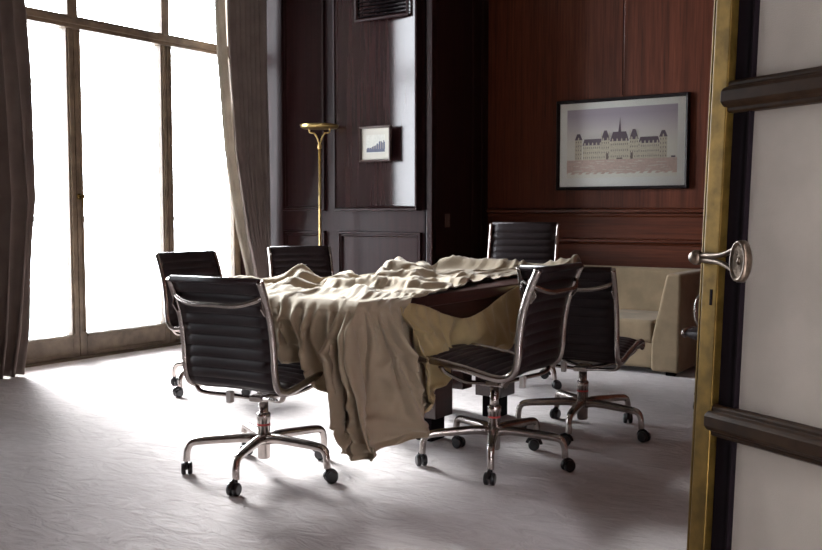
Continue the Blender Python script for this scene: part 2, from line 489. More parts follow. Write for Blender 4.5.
# ------------------------------------------------------------------ curtains
def curtain(name, yt, yb, xfun, n_folds, label, amp=0.07, seed=0, z0=0.015, z1=3.85, mat=None):
    """yt,yb: (y0,y1) at top and bottom; gathered pleats hung along y"""
    rnd = random.Random(seed)
    nu, nv = n_folds * 16, 60
    ph = [rnd.uniform(0.7, 1.3) for _ in range(n_folds + 2)]
    P = np.zeros((nu + 1, nv + 1, 3))
    for i in range(nu + 1):
        u = i / nu
        k = u * n_folds
        a = ph[int(k) % len(ph)] * (1 - (k % 1)) + ph[(int(k) + 1) % len(ph)] * (k % 1)
        for j in range(nv + 1):
            t = j / nv                       # 0 bottom, 1 top
            z = z0 + (z1 - z0) * t
            y0, y1 = xfun(z, *yb, *yt) if xfun else (yb[0] * (1 - t) + yt[0] * t, yb[1] * (1 - t) + yt[1] * t)
            wob = noise.noise(Vector((u * 3 + seed, z * 0.6, seed))) * 0.35
            phase = 2 * PI * (k + wob)
            am = amp * a * (0.75 + 0.35 * math.sin(t * 2.2 + seed))
            x = am * (math.sin(phase) + 0.25 * math.sin(2 * phase + 1.3))
            yy = y0 + (y1 - y0) * u + am * 0.45 * math.cos(phase)
            yy += 0.012 * noise.noise(Vector((u * 9, z * 1.5, seed + 5)))
            P[i, j] = (x, yy, z)
    f = MB(); f.grid(P)
    return f

def ru(z, a0, a1, b0, b1):
    # right curtain: left edge swings towards the corner as it falls
    pts = [(0, 6.20), (0.62, 6.142), (0.98, 6.03), (1.68, 5.90), (2.52, 5.835), (3.9, 5.80)]
    for (za, ya), (zb, yb2) in zip(pts, pts[1:]):
        if z <= zb or zb == 3.9:
            y0 = ya + (yb2 - ya) * (z - za) / (zb - za); break
    return y0 + 0.03, 6.35
r1 = empty('window_curtain', (-5.93, 0, 0)); tag(r1, 'long taupe curtain drawn back into the corner, right of the balcony doors', 'curtain', 'window curtains')
curtain('c', (0, 0), (0, 0), ru, 8, '', 0.05, 3).build('drape', M['curtain'], r1, solid=0.004)
f = MB()
P = np.zeros((9, 40, 3))
for i in range(9):
    for j in range(40):
        z = 0.02 + 3.8 * j / 39
        y0, _ = ru(z, 0, 0, 0, 0)
        P[i, j] = (-0.075 + 0.02 * math.sin(i * 0.9), y0 - 0.06 + i * 0.014 + 0.012 * math.sin(z * 1.3), z)
f.grid(P); f.build('lining', M['sheer'], r1, solid=0.003)

def lu(z, a0, a1, b0, b1):
    pts = [(0, 3.80), (0.3, 3.86), (1.22, 3.955), (2.6, 3.89), (3.9, 3.84)]
    for (za, ya), (zb, yb2) in zip(pts, pts[1:]):
        if z <= zb or zb == 3.9:
            y1 = ya + (yb2 - ya) * (z - za) / (zb - za); break
    return 2.75, y1
r2 = empty('window_curtain', (-5.90, 0, 0)); tag(r2, 'long taupe curtain hanging at the left edge of the balcony doors', 'curtain', 'window curtains')
curtain('c', (0, 0), (0, 0), lu, 11, '', 0.055, 8).build('drape', M['curtain'], r2, solid=0.004)

# ------------------------------------------------------------------ open door, right foreground
LEAF = 1.06
dr = empty('door_1', (0.0, 0.0, 0.0))
tag(dr, 'open glazed door leaf with gilt edge, bronze bars and pale fabric panels', 'door', kind='structure')
# local frame: +X runs from the free edge to the hinge, +Y is the back, -Y faces the viewer
TILT = 2.3
dr.location = (-0.730 - 0.474 * math.sin(R(TILT)) * 1.024, 2.410 - 0.880 * math.sin(R(TILT)) * 1.024, 0.0)
dr.rotation_euler = (R(-TILT), 0, math.atan2(-0.474, 0.880))
ZD = 2.70
f = MB()
f.box(-0.022, 0.030, -0.006, 0.045, 0.02, ZD)
f.build('edge_stile', M['old_brass'], dr, bevel=0.003)
f = MB()
f.box(-0.042, -0.024, 0.006, 0.030, 0.02, ZD); f.box(-0.036, -0.029, 0.000, 0.010, 0.02, ZD)
f.build('astragal', M['old_brass'], dr, bevel=0.002)
f = MB(); f.box(0.0305, 0.088, 0.018, 0.043, 0.02, ZD); f.box(0.084, 0.092, 0.010, 0.040, 0.02, ZD)
f.build('inner_bead', M['black_paint'], dr, bevel=0.002)
f = MB(); f.box(LEAF - 0.11, LEAF, -0.006, 0.045, 0.02, ZD); f.build('hinge_stile', M['bronze'], dr, bevel=0.003)
BAR = [(0, 0), (-0.006, 0.004), (-0.006, 0.012), (-0.016, 0.018), (-0.024, 0.026), (-0.024, 0.052), (-0.016, 0.060), (-0.006, 0.066), (-0.006, 0.074), (0, 0.08), (0.03, 0.08), (0.03, 0)]
for z0 in (-0.06, 0.574, 1.388, 2.200):
    if z0 < 0: continue
    f = MB(); f.prism([(0.004 + a, z0 + h) for a, h in BAR], 'x', 0.022, LEAF - 0.10); f.build('glazing_bar', M['bronze'], dr, bevel=0.0015)
f = MB(); f.box(0.06, LEAF - 0.1, -0.002, 0.04, 0.02, 0.12); f.box(0.06, LEAF - 0.1, -0.002, 0.04, ZD - 0.1, ZD); f.build('end_rail', M['bronze'], dr, bevel=0.003)
for a, b_ in ((0.118, 0.576), (0.650, 1.390), (1.464, 2.202), (2.276, 2.602)):
    f = MB(); f.box(0.080, LEAF - 0.09, 0.026, 0.034, a, b_); f.build('fabric_panel', M['linen'], dr)
# small strike plates in the gilt edge
f = MB(); f.box(0.008, 0.016, -0.0075, -0.004, 0.905, 0.945); f.build('keyhole_plate', M['black_paint'], dr)
# handle: knob end at the door edge, forked arm, oval medallion grip
hd = empty('door_handle', (0, 0, 1.024), parent=dr)
f = MB()
f.lathe([(0.001, -0.062), (0.014, -0.060), (0.019, -0.050), (0.019, -0.040), (0.013, -0.032), (0.011, -0.006), (0.016, 0.0)], 20, (-0.026, 0.02, 0.0), 'y')
f.build('spindle_knob', M['handle_bronze'], hd)
for s in (-1, 1):
    f = MB()
    pts = catmull([(-0.022, -0.022, 0.0 + 0.004 * s), (0.02, -0.030, 0.006 * s), (0.075, -0.042, 0.010 * s), (0.118, -0.052, 0.022 * s), (0.148, -0.060, 0.034 * s)], 6)
    f.tube(pts, [0.0095 - 0.003 * i / len(pts) for i in range(len(pts))], 10, up=(0, 1, 0), flat=0.8)
    f.build('handle_arm', M['handle_bronze'], hd)
f = MB()
prof = [(0.0005, -0.016), (0.08, -0.016), (0.16, -0.013), (0.20, -0.010), (0.30, -0.014), (0.38, -0.010), (0.46, -0.014), (0.55, -0.010), (0.66, -0.015), (0.78, -0.011), (0.86, -0.018), (0.95, -0.018), (1.0, -0.010), (1.0, 0.002), (0.85, 0.008), (0.001, 0.010)]
seg = 48
rings = []
for r, h in prof:
    ring = []
    for k in range(seg):
        a = 2 * PI * k / seg
        wv = 1 + (0.03 * math.sin(a * 12) if 0.3 < r < 0.8 else 0)
        ring.append(f.bm.verts.new((0.028 * r * wv * math.cos(a), h, 0.050 * r * wv * math.sin(a))))
    rings.append(ring)
for a_, c_ in zip(rings, rings[1:]):
    for k in range(seg): f.bm.faces.new((a_[k], a_[(k + 1) % seg], c_[(k + 1) % seg], c_[k])).smooth = True
f.bm.faces.new(rings[0][::-1]); f.bm.faces.new(rings[-1])
f.build('medallion_grip', M['handle_bronze'], hd, loc=(0.165, -0.064, -0.002), rot=(0, 0, R(-8)))

# ------------------------------------------------------------------ sofa
so = empty('sofa', (-3.10, 6.35, 0.0))
tag(so, 'low beige upholstered sofa with sloping arms against the mahogany wall', 'sofa')
XL, XRs = -0.97, 0.97
f = MB(); f.box(XL + 0.02, XRs - 0.18, 0.02, 0.85, 0.045, 0.24); f.build('base', M['sofa'], so, bevel=0.02, seg=3)
f = MB(); f.box(XL + 0.2, XRs - 0.185, 0.0, 0.66, 0.225, 0.385); f.build('seat_cushion', M['sofa'], so, bevel=0.03, seg=4)
f = MB(); f.prism([(0.60, 0.05), (0.88, 0.05), (0.89, 0.70), (0.72, 0.715), (0.62, 0.40)], 'x', XL + 0.02, XRs - 0.02); f.build('backrest', M['sofa'], so, bevel=0.035, seg=4)
for s, nm in ((1, 'arm'), (-1, 'arm')):
    f = MB()
    o1, o2 = (XRs, XRs - 0.20) if s > 0 else (XL, XL + 0.20)
    top = (XRs, XRs - 0.105) if s > 0 else (XL, XL + 0.105)
    vs = []
    for (yy) in (-0.005, 0.885):
        lean = 0.02 if yy < 0 else 0.0
        vs.append([f.bm.verts.new(p) for p in ((o1, yy, 0.03), (o2, yy, 0.03), (o2, yy, 0.25), (top[1], yy + lean, 0.715), (top[0], yy + lean, 0.715))])
    a, c = vs
    f.bm.faces.new(a); f.bm.faces.new(c[::-1])
    for k in range(5): f.bm.faces.new((a[k], a[(k + 1) % 5], c[(k + 1) % 5], c[k]))
    f.build(nm, M['sofa'], so, bevel=0.02, seg=3)
for x in (XL + 0.08, XRs - 0.08):
    for y in (0.08, 0.80):
        f = MB(); f.box(x - 0.03, x + 0.03, y - 0.03, y + 0.03, 0, 0.05); f.build('foot', M['black_paint'], so)

# ------------------------------------------------------------------ pictures
def quadface(mb, pts, y, mi):
    vs = [mb.bm.verts.new((px, y, pz)) for px, pz in pts]
    fc = mb.bm.faces.new(vs); fc.material_index = mi
PR = {}
def flatmat(name, col, rough=0.8): 
    PR[name] = plain('print_' + name, col, rough, var=0.08, scale=60); return PR[name]
# sky of the big print: printed gradient
m, nt, b = new_mat('print_sky')
tc = nt.nodes.new('ShaderNodeTexCoord'); sx = nt.nodes.new('ShaderNodeSeparateXYZ'); nt.links.new(tc.outputs['Object'], sx.inputs[0])
mr = nt.nodes.new('ShaderNodeMapRange'); mr.inputs[1].default_value = -0.02; mr.inputs[2].default_value = 0.24
nt.links.new(sx.outputs[2], mr.inputs[0])
nt.links.new(ramp(nt, mr.outputs[0], [(0.0, (0.92, 0.92, 0.84)), (0.45, (0.82, 0.79, 0.77)), (1.0, (0.52, 0.47, 0.54))]), b.inputs['Base Color'])
setv(b, rough=0.8)
M['print_sky'] = m
flatmat('stone', (0.74, 0.70, 0.57)); flatmat('slate', (0.20, 0.16, 0.19)); flatmat('window', (0.26, 0.22, 0.19)); flatmat('court', (0.72, 0.58, 0.51)); flatmat('pavement', (0.80, 0.74, 0.66)); flatmat('paper', (0.44, 0.44, 0.40)); flatmat('ink', (0.07, 0.08, 0.12)); flatmat('line', (0.50, 0.45, 0.44))

bp = empty('framed_picture', (-2.957, YB, 1.692))
tag(bp, 'large black-framed print of a pale palace with slate roofs, on the mahogany wall', 'picture')
W2, H2 = 0.560, 0.370
def picture_frame(root, w, h, fw, depth, mat):
    mb = MB(); prof = [(0.0, 0.0), (depth * 0.75, 0.0), (depth, fw * 0.3), (depth * 0.9, fw * 0.7), (depth * 0.55, fw), (depth * 0.3, fw)]
    rings = []
    for d, s in prof:
        rings.append([mb.bm.verts.new(p) for p in ((-w + s, -d, -h + s), (w - s, -d, -h + s), (w - s, -d, h - s), (-w + s, -d, h - s))])
    for a, c in zip(rings, rings[1:]):
        for k in range(4): mb.bm.faces.new((a[k], a[(k + 1) % 4], c[(k + 1) % 4], c[k]))
    return mb.build('frame', mat, root)
picture_frame(bp, W2, H2, 0.026, 0.045, M['black_frame'])
f = MB(); f.box(-W2 + 0.02, W2 - 0.02, -0.014, -0.004, -H2 + 0.02, H2 - 0.02); f.build('mat_board', M['mat_board'], bp)
f = MB()
pm = [M['print_sky'], PR['stone'], PR['slate'], PR['window'], PR['court'], PR['pavement'], PR['line']]
PW, PB, PT = 0.468, -0.272, 0.290
quadface(f, [(-PW, PB), (PW, PB), (PW, PT), (-PW, PT)], -0.0150, 0)
def rect(x0, x1, z0, z1, y, mi): quadface(f, [(x0, z0), (x1, z0), (x1, z1), (x0, z1)], y, mi)
rect(-PW, PW, PB + 0.03, -0.125, -0.0154, 4)
rnd = random.Random(4)
for k in range(46):
    x = rnd.uniform(-PW + 0.02, PW - 0.1); z = rnd.uniform(PB + 0.035, -0.14); w = rnd.uniform(0.03, 0.09)
    rect(x, min(x + w, PW), z, z + 0.006, -0.0157, 5)
for k in range(14):
    x = -PW + k * 0.066; z = rnd.uniform(0.004, 0.02)
    quadface(f, [(x, PB + 0.03), (x + 0.033, PB + 0.03), (x + 0.05, PB + 0.03 + z), (x + 0.01, PB + 0.03 + z * 0.7)], -0.0157, 0)
g0 = -0.125
lay = -0.0156
def block(x0, x1, h, roof, rx=0.01, nwin=4, rows=3, dorm=0):
    global lay
    lay -= 0.0004
    rect(x0, x1, g0, g0 + h, lay, 1)
    if roof: quadface(f, [(x0 - 0.003, g0 + h), (x1 + 0.003, g0 + h), (x1 - rx, g0 + h + roof), (x0 + rx, g0 + h + roof)], lay - 0.0001, 2)
    for r_ in range(rows):
        for q in range(nwin):
            cx = x0 + (q + 0.5) * (x1 - x0) / nwin; cz = g0 + (r_ + 0.45) * h / rows
            rect(cx - 0.0026, cx + 0.0026, cz - 0.006, cz + 0.008, lay - 0.0002, 3)
    for q in range(dorm):
        cx = x0 + (q + 0.5) * (x1 - x0) / dorm
        quadface(f, [(cx - 0.006, g0 + h), (cx + 0.006, g0 + h), (cx + 0.006, g0 + h + 0.014), (cx, g0 + h + 0.024), (cx - 0.006, g0 + h + 0.014)], lay - 0.0002, 1)
block(-0.325, -0.155, 0.120, 0.050, 0.012, 10, 3, 5)
block(0.155, 0.325, 0.120, 0.050, 0.012, 10, 3, 5)
block(-0.165, 0.165, 0.130, 0.0, 0, 22, 3)
block(-0.085, 0.070, 0.145, 0.075, 0.022, 9, 3, 4)
for x in (-0.395, 0.325): block(x, x + 0.062, 0.165, 0.050, 0.018, 3, 5, 1)
for x in (-0.165, 0.078):
    block(x, x + 0.075, 0.155, 0.080, 0.026, 4, 4, 2)
    rect(x + 0.002, x + 0.008, g0 + 0.15, g0 + 0.225, -0.0190, 1); rect(x + 0.067, x + 0.073, g0 + 0.15, g0 + 0.225, -0.0190, 1)
for x in (-0.120, 0.088): rect(x, x + 0.020, g0, g0 + 0.050, -0.0192, 3)
quadface(f, [(-0.018, g0 + 0.215), (0.006, g0 + 0.215), (0.001, g0 + 0.285), (-0.003, g0 + 0.345), (-0.009, g0 + 0.285)], -0.0190, 2)
rect(-0.030, 0.020, g0, g0 + 0.012, -0.0192, 3)
rect(-0.385, -0.155, g0 + 0.118, g0 + 0.121, -0.0191, 6)
rect(0.42, 0.455, g0 + 0.002, g0 + 0.014, -0.0163, 2)
f.build('print', pm, bp)
f = MB(); f.box(-W2 + 0.022, W2 - 0.022, -0.0225, -0.0215, -H2 + 0.022, H2 - 0.022); f.build('glass', M['picture_glass'], bp)
f = MB(); f.tube([(0.02, -0.006, H2 - 0.01), (0.016, -0.003, 2.3 - H2)], 0.0016, 6); f.build('hanging_wire', M['aluminium'], bp)

sp = empty('framed_picture', (-4.722, YC - 0.056, 1.705))
tag(sp, 'small engraving with cream mount in a brown frame, on the corner block', 'picture')
picture_frame(sp, 0.162, 0.148, 0.020, 0.030, M['brown_frame'])
f = MB(); f.box(-0.148, 0.148, -0.010, -0.003, -0.135, 0.135); f.build('mat_board', M['mat_cream'], sp)
f = MB()
rect(-0.095, 0.100, -0.075, 0.075, -0.0106, 0)
rect(-0.092, 0.097, -0.068, -0.040, -0.0109, 1)
rnd = random.Random(11)
for k in range(24):
    x = -0.09 + k * 0.0078; hh = 0.012 + 0.075 * max(0, (k - 5) / 19) * rnd.uniform(0.6, 1.1)
    quadface(f, [(x, -0.045), (x + 0.010, -0.045), (x + 0.009, -0.045 + hh), (x + 0.004, -0.040 + hh), (x + 0.001, -0.045 + hh)], -0.0109 - 0.0001 * (k % 3), 1 if k % 3 else 2)
f.build('engraving', [PR['paper'], PR['ink'], PR['window']], sp)

# ------------------------------------------------------------------ light switch
f = MB(); f.box(0, 0.008, -0.035, 0.035, -0.055, 0.055); f.box(0.008, 0.012, -0.012, 0.012, -0.02, 0.02)
o = f.build('light_switch', M['switch'], bevel=0.003, loc=(XC, 6.627, 1.07))
tag(o, 'small brown light switch on the shaded side of the corner block', 'switch')

# ------------------------------------------------------------------ floor lamp
lp = empty('floor_lamp', (-5.20, 6.20, 0))
tag(lp, 'tall slim brass floor lamp with flat uplighter head beside the curtain', 'lamp')
f = MB(); f.lathe([(0.13, 0), (0.135, 0.006), (0.13, 0.014), (0.06, 0.024), (0.022, 0.034), (0.014, 0.06)], 32); f.build('base', M['brass'], lp)
f = MB(); f.tube([(0, 0, 0.03), (0, 0, 1.71)], 0.0115, 14); f.lathe([(0.011, 1.67), (0.018, 1.68), (0.018, 1.705), (0.011, 1.715)], 16); f.build('pole', M['brass'], lp)
for s in (-1, 1):
    f = MB(); f.tube(catmull([(0.0, 0, 1.700), (0.010 * s, 0, 1.735), (0.024 * s, 0, 1.775), (0.048 * s, 0, 1.805), (0.082 * s, 0, 1.812), (0.086 * s, 0, 1.846)], 5), 0.0065, 8); 
    f.build('yoke_arm', M['brass'], lp, rot=(0, 0, R(34)))
f = MB()
f.lathe([(0.05, 1.842), (0.14, 1.844), (0.160, 1.852), (0.166, 1.874), (0.160, 1.876), (0.140, 1.862), (0.05, 1.860)], 40)
f.build('uplighter_dish', M['brass'], lp)
f = MB(); f.lathe([(0.02, 1.860), (0.045, 1.862), (0.045, 1.870), (0.02, 1.874)], 16); f.build('lamp_cover', M['label_white'], lp)

# ------------------------------------------------------------------ table
TX0, TX1, TY0, TY1 = -3.35, -2.40, 3.12, 5.42
tb = empty('conference_table', (0, 0, 0))
tb.location = ((TX0 + TX1) / 2, (TY0 + TY1) / 2, 0)
tag(tb, 'long dark wooden conference table hidden under the dust sheet', 'table')
hx, hy = (TX1 - TX0) / 2, (TY1 - TY0) / 2
f = MB(); f.box(-hx, hx, -hy, hy, 0.700, 0.755); f.build('tabletop', M['table_wood'], tb, bevel=0.008)
f = MB(); f.box(-hx + 0.03, hx - 0.03, -hy + 0.03, hy - 0.03, 0.585, 0.700); f.build('apron', M['table_wood'], tb, bevel=0.003)
for yy in (-0.42, 0.24):
    for xx in (-0.285, 0.21):
        p = empty('table_leg', (xx, yy, 0), parent=tb)
        f = MB(); f.box(0, 0.165, 0, 0.16, 0.12, 0.64); f.build('leg_block', M['table_wood'], p, bevel=0.004)
        f = MB(); f.box(0.035, 0.13, 0.02, 0.14, 0.0, 0.12); f.build('plinth', M['black_paint'], p, bevel=0.003)
f = MB(); f.box(-0.015, 0.125, -0.34, 0.32, 0.17, 0.27); f.box(-0.17, 0.215, 0.10, 0.20, 0.17, 0.27); f.build('stretcher', M['table_wood'], tb, bevel=0.004)

# ------------------------------------------------------------------ dust sheet on the table
def fold(x):                       # rounded-crest, sharp-valley waves
    return abs(math.sin(x)) * 2 - 1
def seg_ridge(x, y, p, q, h0, h1, w, asym=0.0):
    ax, ay = p; bx, by = q
    dx, dy = bx - ax, by - ay
    L2 = dx * dx + dy * dy
    t = ((x - ax) * dx + (y - ay) * dy) / L2
    tc = min(1, max(0, t))
    ex, ey = x - (ax + dx * tc), y - (ay + dy * tc)
    d = math.hypot(ex, ey)
    side = (ex * dy - ey * dx)
    ww = w * (1 + asym * (1 if side > 0 else -1))
    return (h0 + (h1 - h0) * tc) * math.exp(-(d / ww) ** 1.4)
RIDGES = [((-2.66, 3.42), (-3.34, 4.72), 0.04, 0.105, 0.085, 0.45),
          ((-2.52, 3.62), (-3.32, 5.02), 0.02, 0.065, 0.07, -0.4),
          ((-3.30, 5.30), (-2.95, 5.36), 0.085, 0.055, 0.09, 0.0),
          ((-2.85, 5.36), (-2.45, 5.36), 0.045, 0.080, 0.07, 0.0),
          ((-3.33, 3.35), (-3.28, 3.70), 0.055, 0.075, 0.07, 0.3),
          ((-3.32, 3.85), (-3.05, 3.35), 0.070, 0.03, 0.07, -0.3),
          ((-3.30, 4.20), (-2.80, 3.40), 0.05, 0.02, 0.06, 0.3),
          ((-2.60, 3.75), (-2.70, 4.60), 0.02, 0.025, 0.03, 0.0),
          ((-2.75, 3.85), (-2.72, 5.20), 0.02, 0.035, 0.035, 0.0),
          ((-2.92, 3.95), (-2.85, 5.25), 0.03, 0.035, 0.04, 0.3),
          ((-3.08, 4.30), (-2.95, 5.30), 0.035, 0.04, 0.05, -0.3),
          ((-2.66, 5.05), (-2.42, 5.30), 0.03, 0.07, 0.04, 0.0),
          ((-3.15, 3.20), (-3.10, 3.60), 0.035, 0.02, 0.04, 0.0)]
def top_h(x, y):
    h = 0.0
    for p, q, h0, h1, w, a in RIDGES: h = max(h, 0) + seg_ridge(x, y, p, q, h0, h1, w, a) * 0.85
    n1 = noise.noise(Vector((x * 3.1 + 3, y * 2.1, 1.7)))
    n2 = 1 - abs(noise.noise(Vector((x * 7.5, y * 3.2 + 9, 4.1)))) * 2.0
    n3 = noise.noise(Vector((x * 22, y * 11, 2.2)))
    rx, ry = x * 0.98 + y * 0.10, y * 0.98 - x * 0.10
    n4 = max(0, 1 - abs(noise.noise(Vector((rx * 4.5 + 5, ry * 1.1, 8.8)))) * 4.5) ** 2
    n5 = max(0, 1 - abs(noise.noise(Vector((x * 2.5 - y * 2, y * 2 + x * 1.5, 3.3)))) * 6.0) ** 2
    return 0.762 + h + 0.010 * (n1 + 0.6) + 0.003 * max(0, n2) + 0.002 * n3 + 0.016 * n4 + 0.016 * n5
def lerp_keys(keys, t):
    """keys: list of tuples, smooth interpolation over index t"""
    n = len(keys)
    i = min(max(int(math.floor(t)), 0), n - 2); fr_ = t - i
    P0 = np.array(keys[max(i - 1, 0)]); P1 = np.array(keys[i]); P2 = np.array(keys[i + 1]); P3 = np.array(keys[min(i + 2, n - 1)])
    return 0.5 * (2 * P1 + (P2 - P0) * fr_ + (2 * P0 - 5 * P1 + 4 * P2 - P3) * fr_ ** 2 + (3 * P1 - P0 - 3 * P2 + P3) * fr_ ** 3)

sheet = empty('dust_sheet', ((TX0 + TX1) / 2, (TY0 + TY1) / 2, 0.76))
tag(sheet, 'crumpled beige dust sheet over the table, one corner hanging to the floor', 'cloth')
ox, oy, oz = sheet.location

# columns of the hanging part: attachment on the table edge and hem point
#          (x, y) at the edge             hem (x, y, z)
TOPK = [(-3.36, 3.085), (-3.20, 3.085), (-3.04, 3.085), (-2.89, 3.085), (-2.77, 3.085), (-2.63, 3.085), (-2.53, 3.085), (-2.455, 3.09), (-2.40, 3.13), (-2.368, 3.22), (-2.365, 3.32), (-2.365, 3.43)]
HEMK = [(-3.28, 3.09, 0.60), (-3.15, 3.09, 0.56), (-3.00, 3.08, 0.53), (-2.83, 3.08, 0.50), (-2.670, 3.08, 0.475), (-2.520, 3.07, 0.36), (-2.410, 3.05, 0.22), (-2.350, 3.04, 0.120), (-2.260, 3.10, 0.165), (-2.195, 3.24, 0.205), (-2.29, 3.37, 0.250), (-2.34, 3.50, 0.275)]
NK = len(TOPK) - 1
def xright(y):
    pts = [(3.0, -2.385), (3.38, -2.385), (3.52, -2.42), (3.95, -2.52), (4.35, -2.605), (4.9, -2.64), (5.1, -2.58), (5.25, -2.42), (5.6, -2.37)]
    for (a, b_), (c, d) in zip(pts, pts[1:]):
        if y <= c: return b_ + (d - b_) * (y - a) / (c - a)
    return pts[-1][1]
DR_IT = 45
def drape(P, pin, gu, gv, iters, grav, skips=(1, 4), seed=1, amp=0.003, table=True):
    """let the cloth settle: every rest length a little longer than the laid-out shape, so it buckles into creases"""
    rng = np.random.default_rng(seed)
    A = P.copy()
    rest = {}
    nu, nv = A.shape[:2]
    gu = np.broadcast_to(gu, (nu, nv)); gv = np.broadcast_to(gv, (nu, nv))
    sets = []
    for k in skips:
        st = 1.0 if k == 1 else 0.35
        for par in range(2):
            for di, dj, g in ((k, 0, gu), (0, k, gv), (k, k, None), (k, -k, None)):
                if k > 1 and g is None: continue
                i = np.arange(0, nu - di); j = np.arange(max(0, -dj), nv - max(0, dj))
                I, J = np.meshgrid(i, j, indexing='ij')
                sel = (((I // k) if di else (J // k)) % 2) == par
                I = I[sel]; J = J[sel]
                L = np.linalg.norm(A[I + di, J + dj] - A[I, J], axis=1)
                L = L * (g[I, J] if g is not None else 0.5 * (gu[I, J] + gv[I, J]))
                sets.append((I, J, I + di, J + dj, L, st if g is not None else 0.5))
    w = np.where(pin, 0.0, 1.0)
    # smooth random push so the buckles do not follow the grid
    A += amp * rng.standard_normal(A.shape) * w[..., None]
    prev = A.copy()
    for it in range(iters):
        v = (A - prev) * 0.90
        prev = A.copy()
        A = A + v * w[..., None]
        A[..., 2] -= grav * w
        for _ in range(3):
            for I, J, I2, J2, L, st in sets:
                d = A[I2, J2] - A[I, J]
                n = np.linalg.norm(d, axis=1) + 1e-9
                w1 = w[I, J]; w2 = w[I2, J2]; ws = w1 + w2; ws[ws == 0] = 1
                c = (st * (n - L) / n / ws)[:, None] * d
                A[I, J] += c * w1[:, None]
                A[I2, J2] -= c * w2[:, None]
        if table:
            x, y, z = A[..., 0], A[..., 1], A[..., 2]
            e = 0.008
            ins = (x > TX0 - e) & (x < TX1 + e) & (y > TY0 - e) & (z < 0.755 + e) & (z > 0.56)
            dz = 0.755 + e - z; dy = y - (TY0 - e); dx = TX1 + e - x
            top = ins & (dz <= dy) & (dz <= dx); near = ins & ~top & (dy <= dx); side = ins & ~top & ~near
            A[..., 2][top & ~pin] = 0.755 + e
            prev[..., 2][top] = A[..., 2][top]; prev[..., 0][top] = A[..., 0][top] * 0.5 + prev[..., 0][top] * 0.5
            A[..., 1][near & ~pin] = TY0 - e
            A[..., 0][side & ~pin] = TX1 + e
    return A
NU, NT, NS = 210, 110, 110
P = np.zeros((NU + 1, NT + NS + 1, 3))
SEAM = np.zeros_like(P)
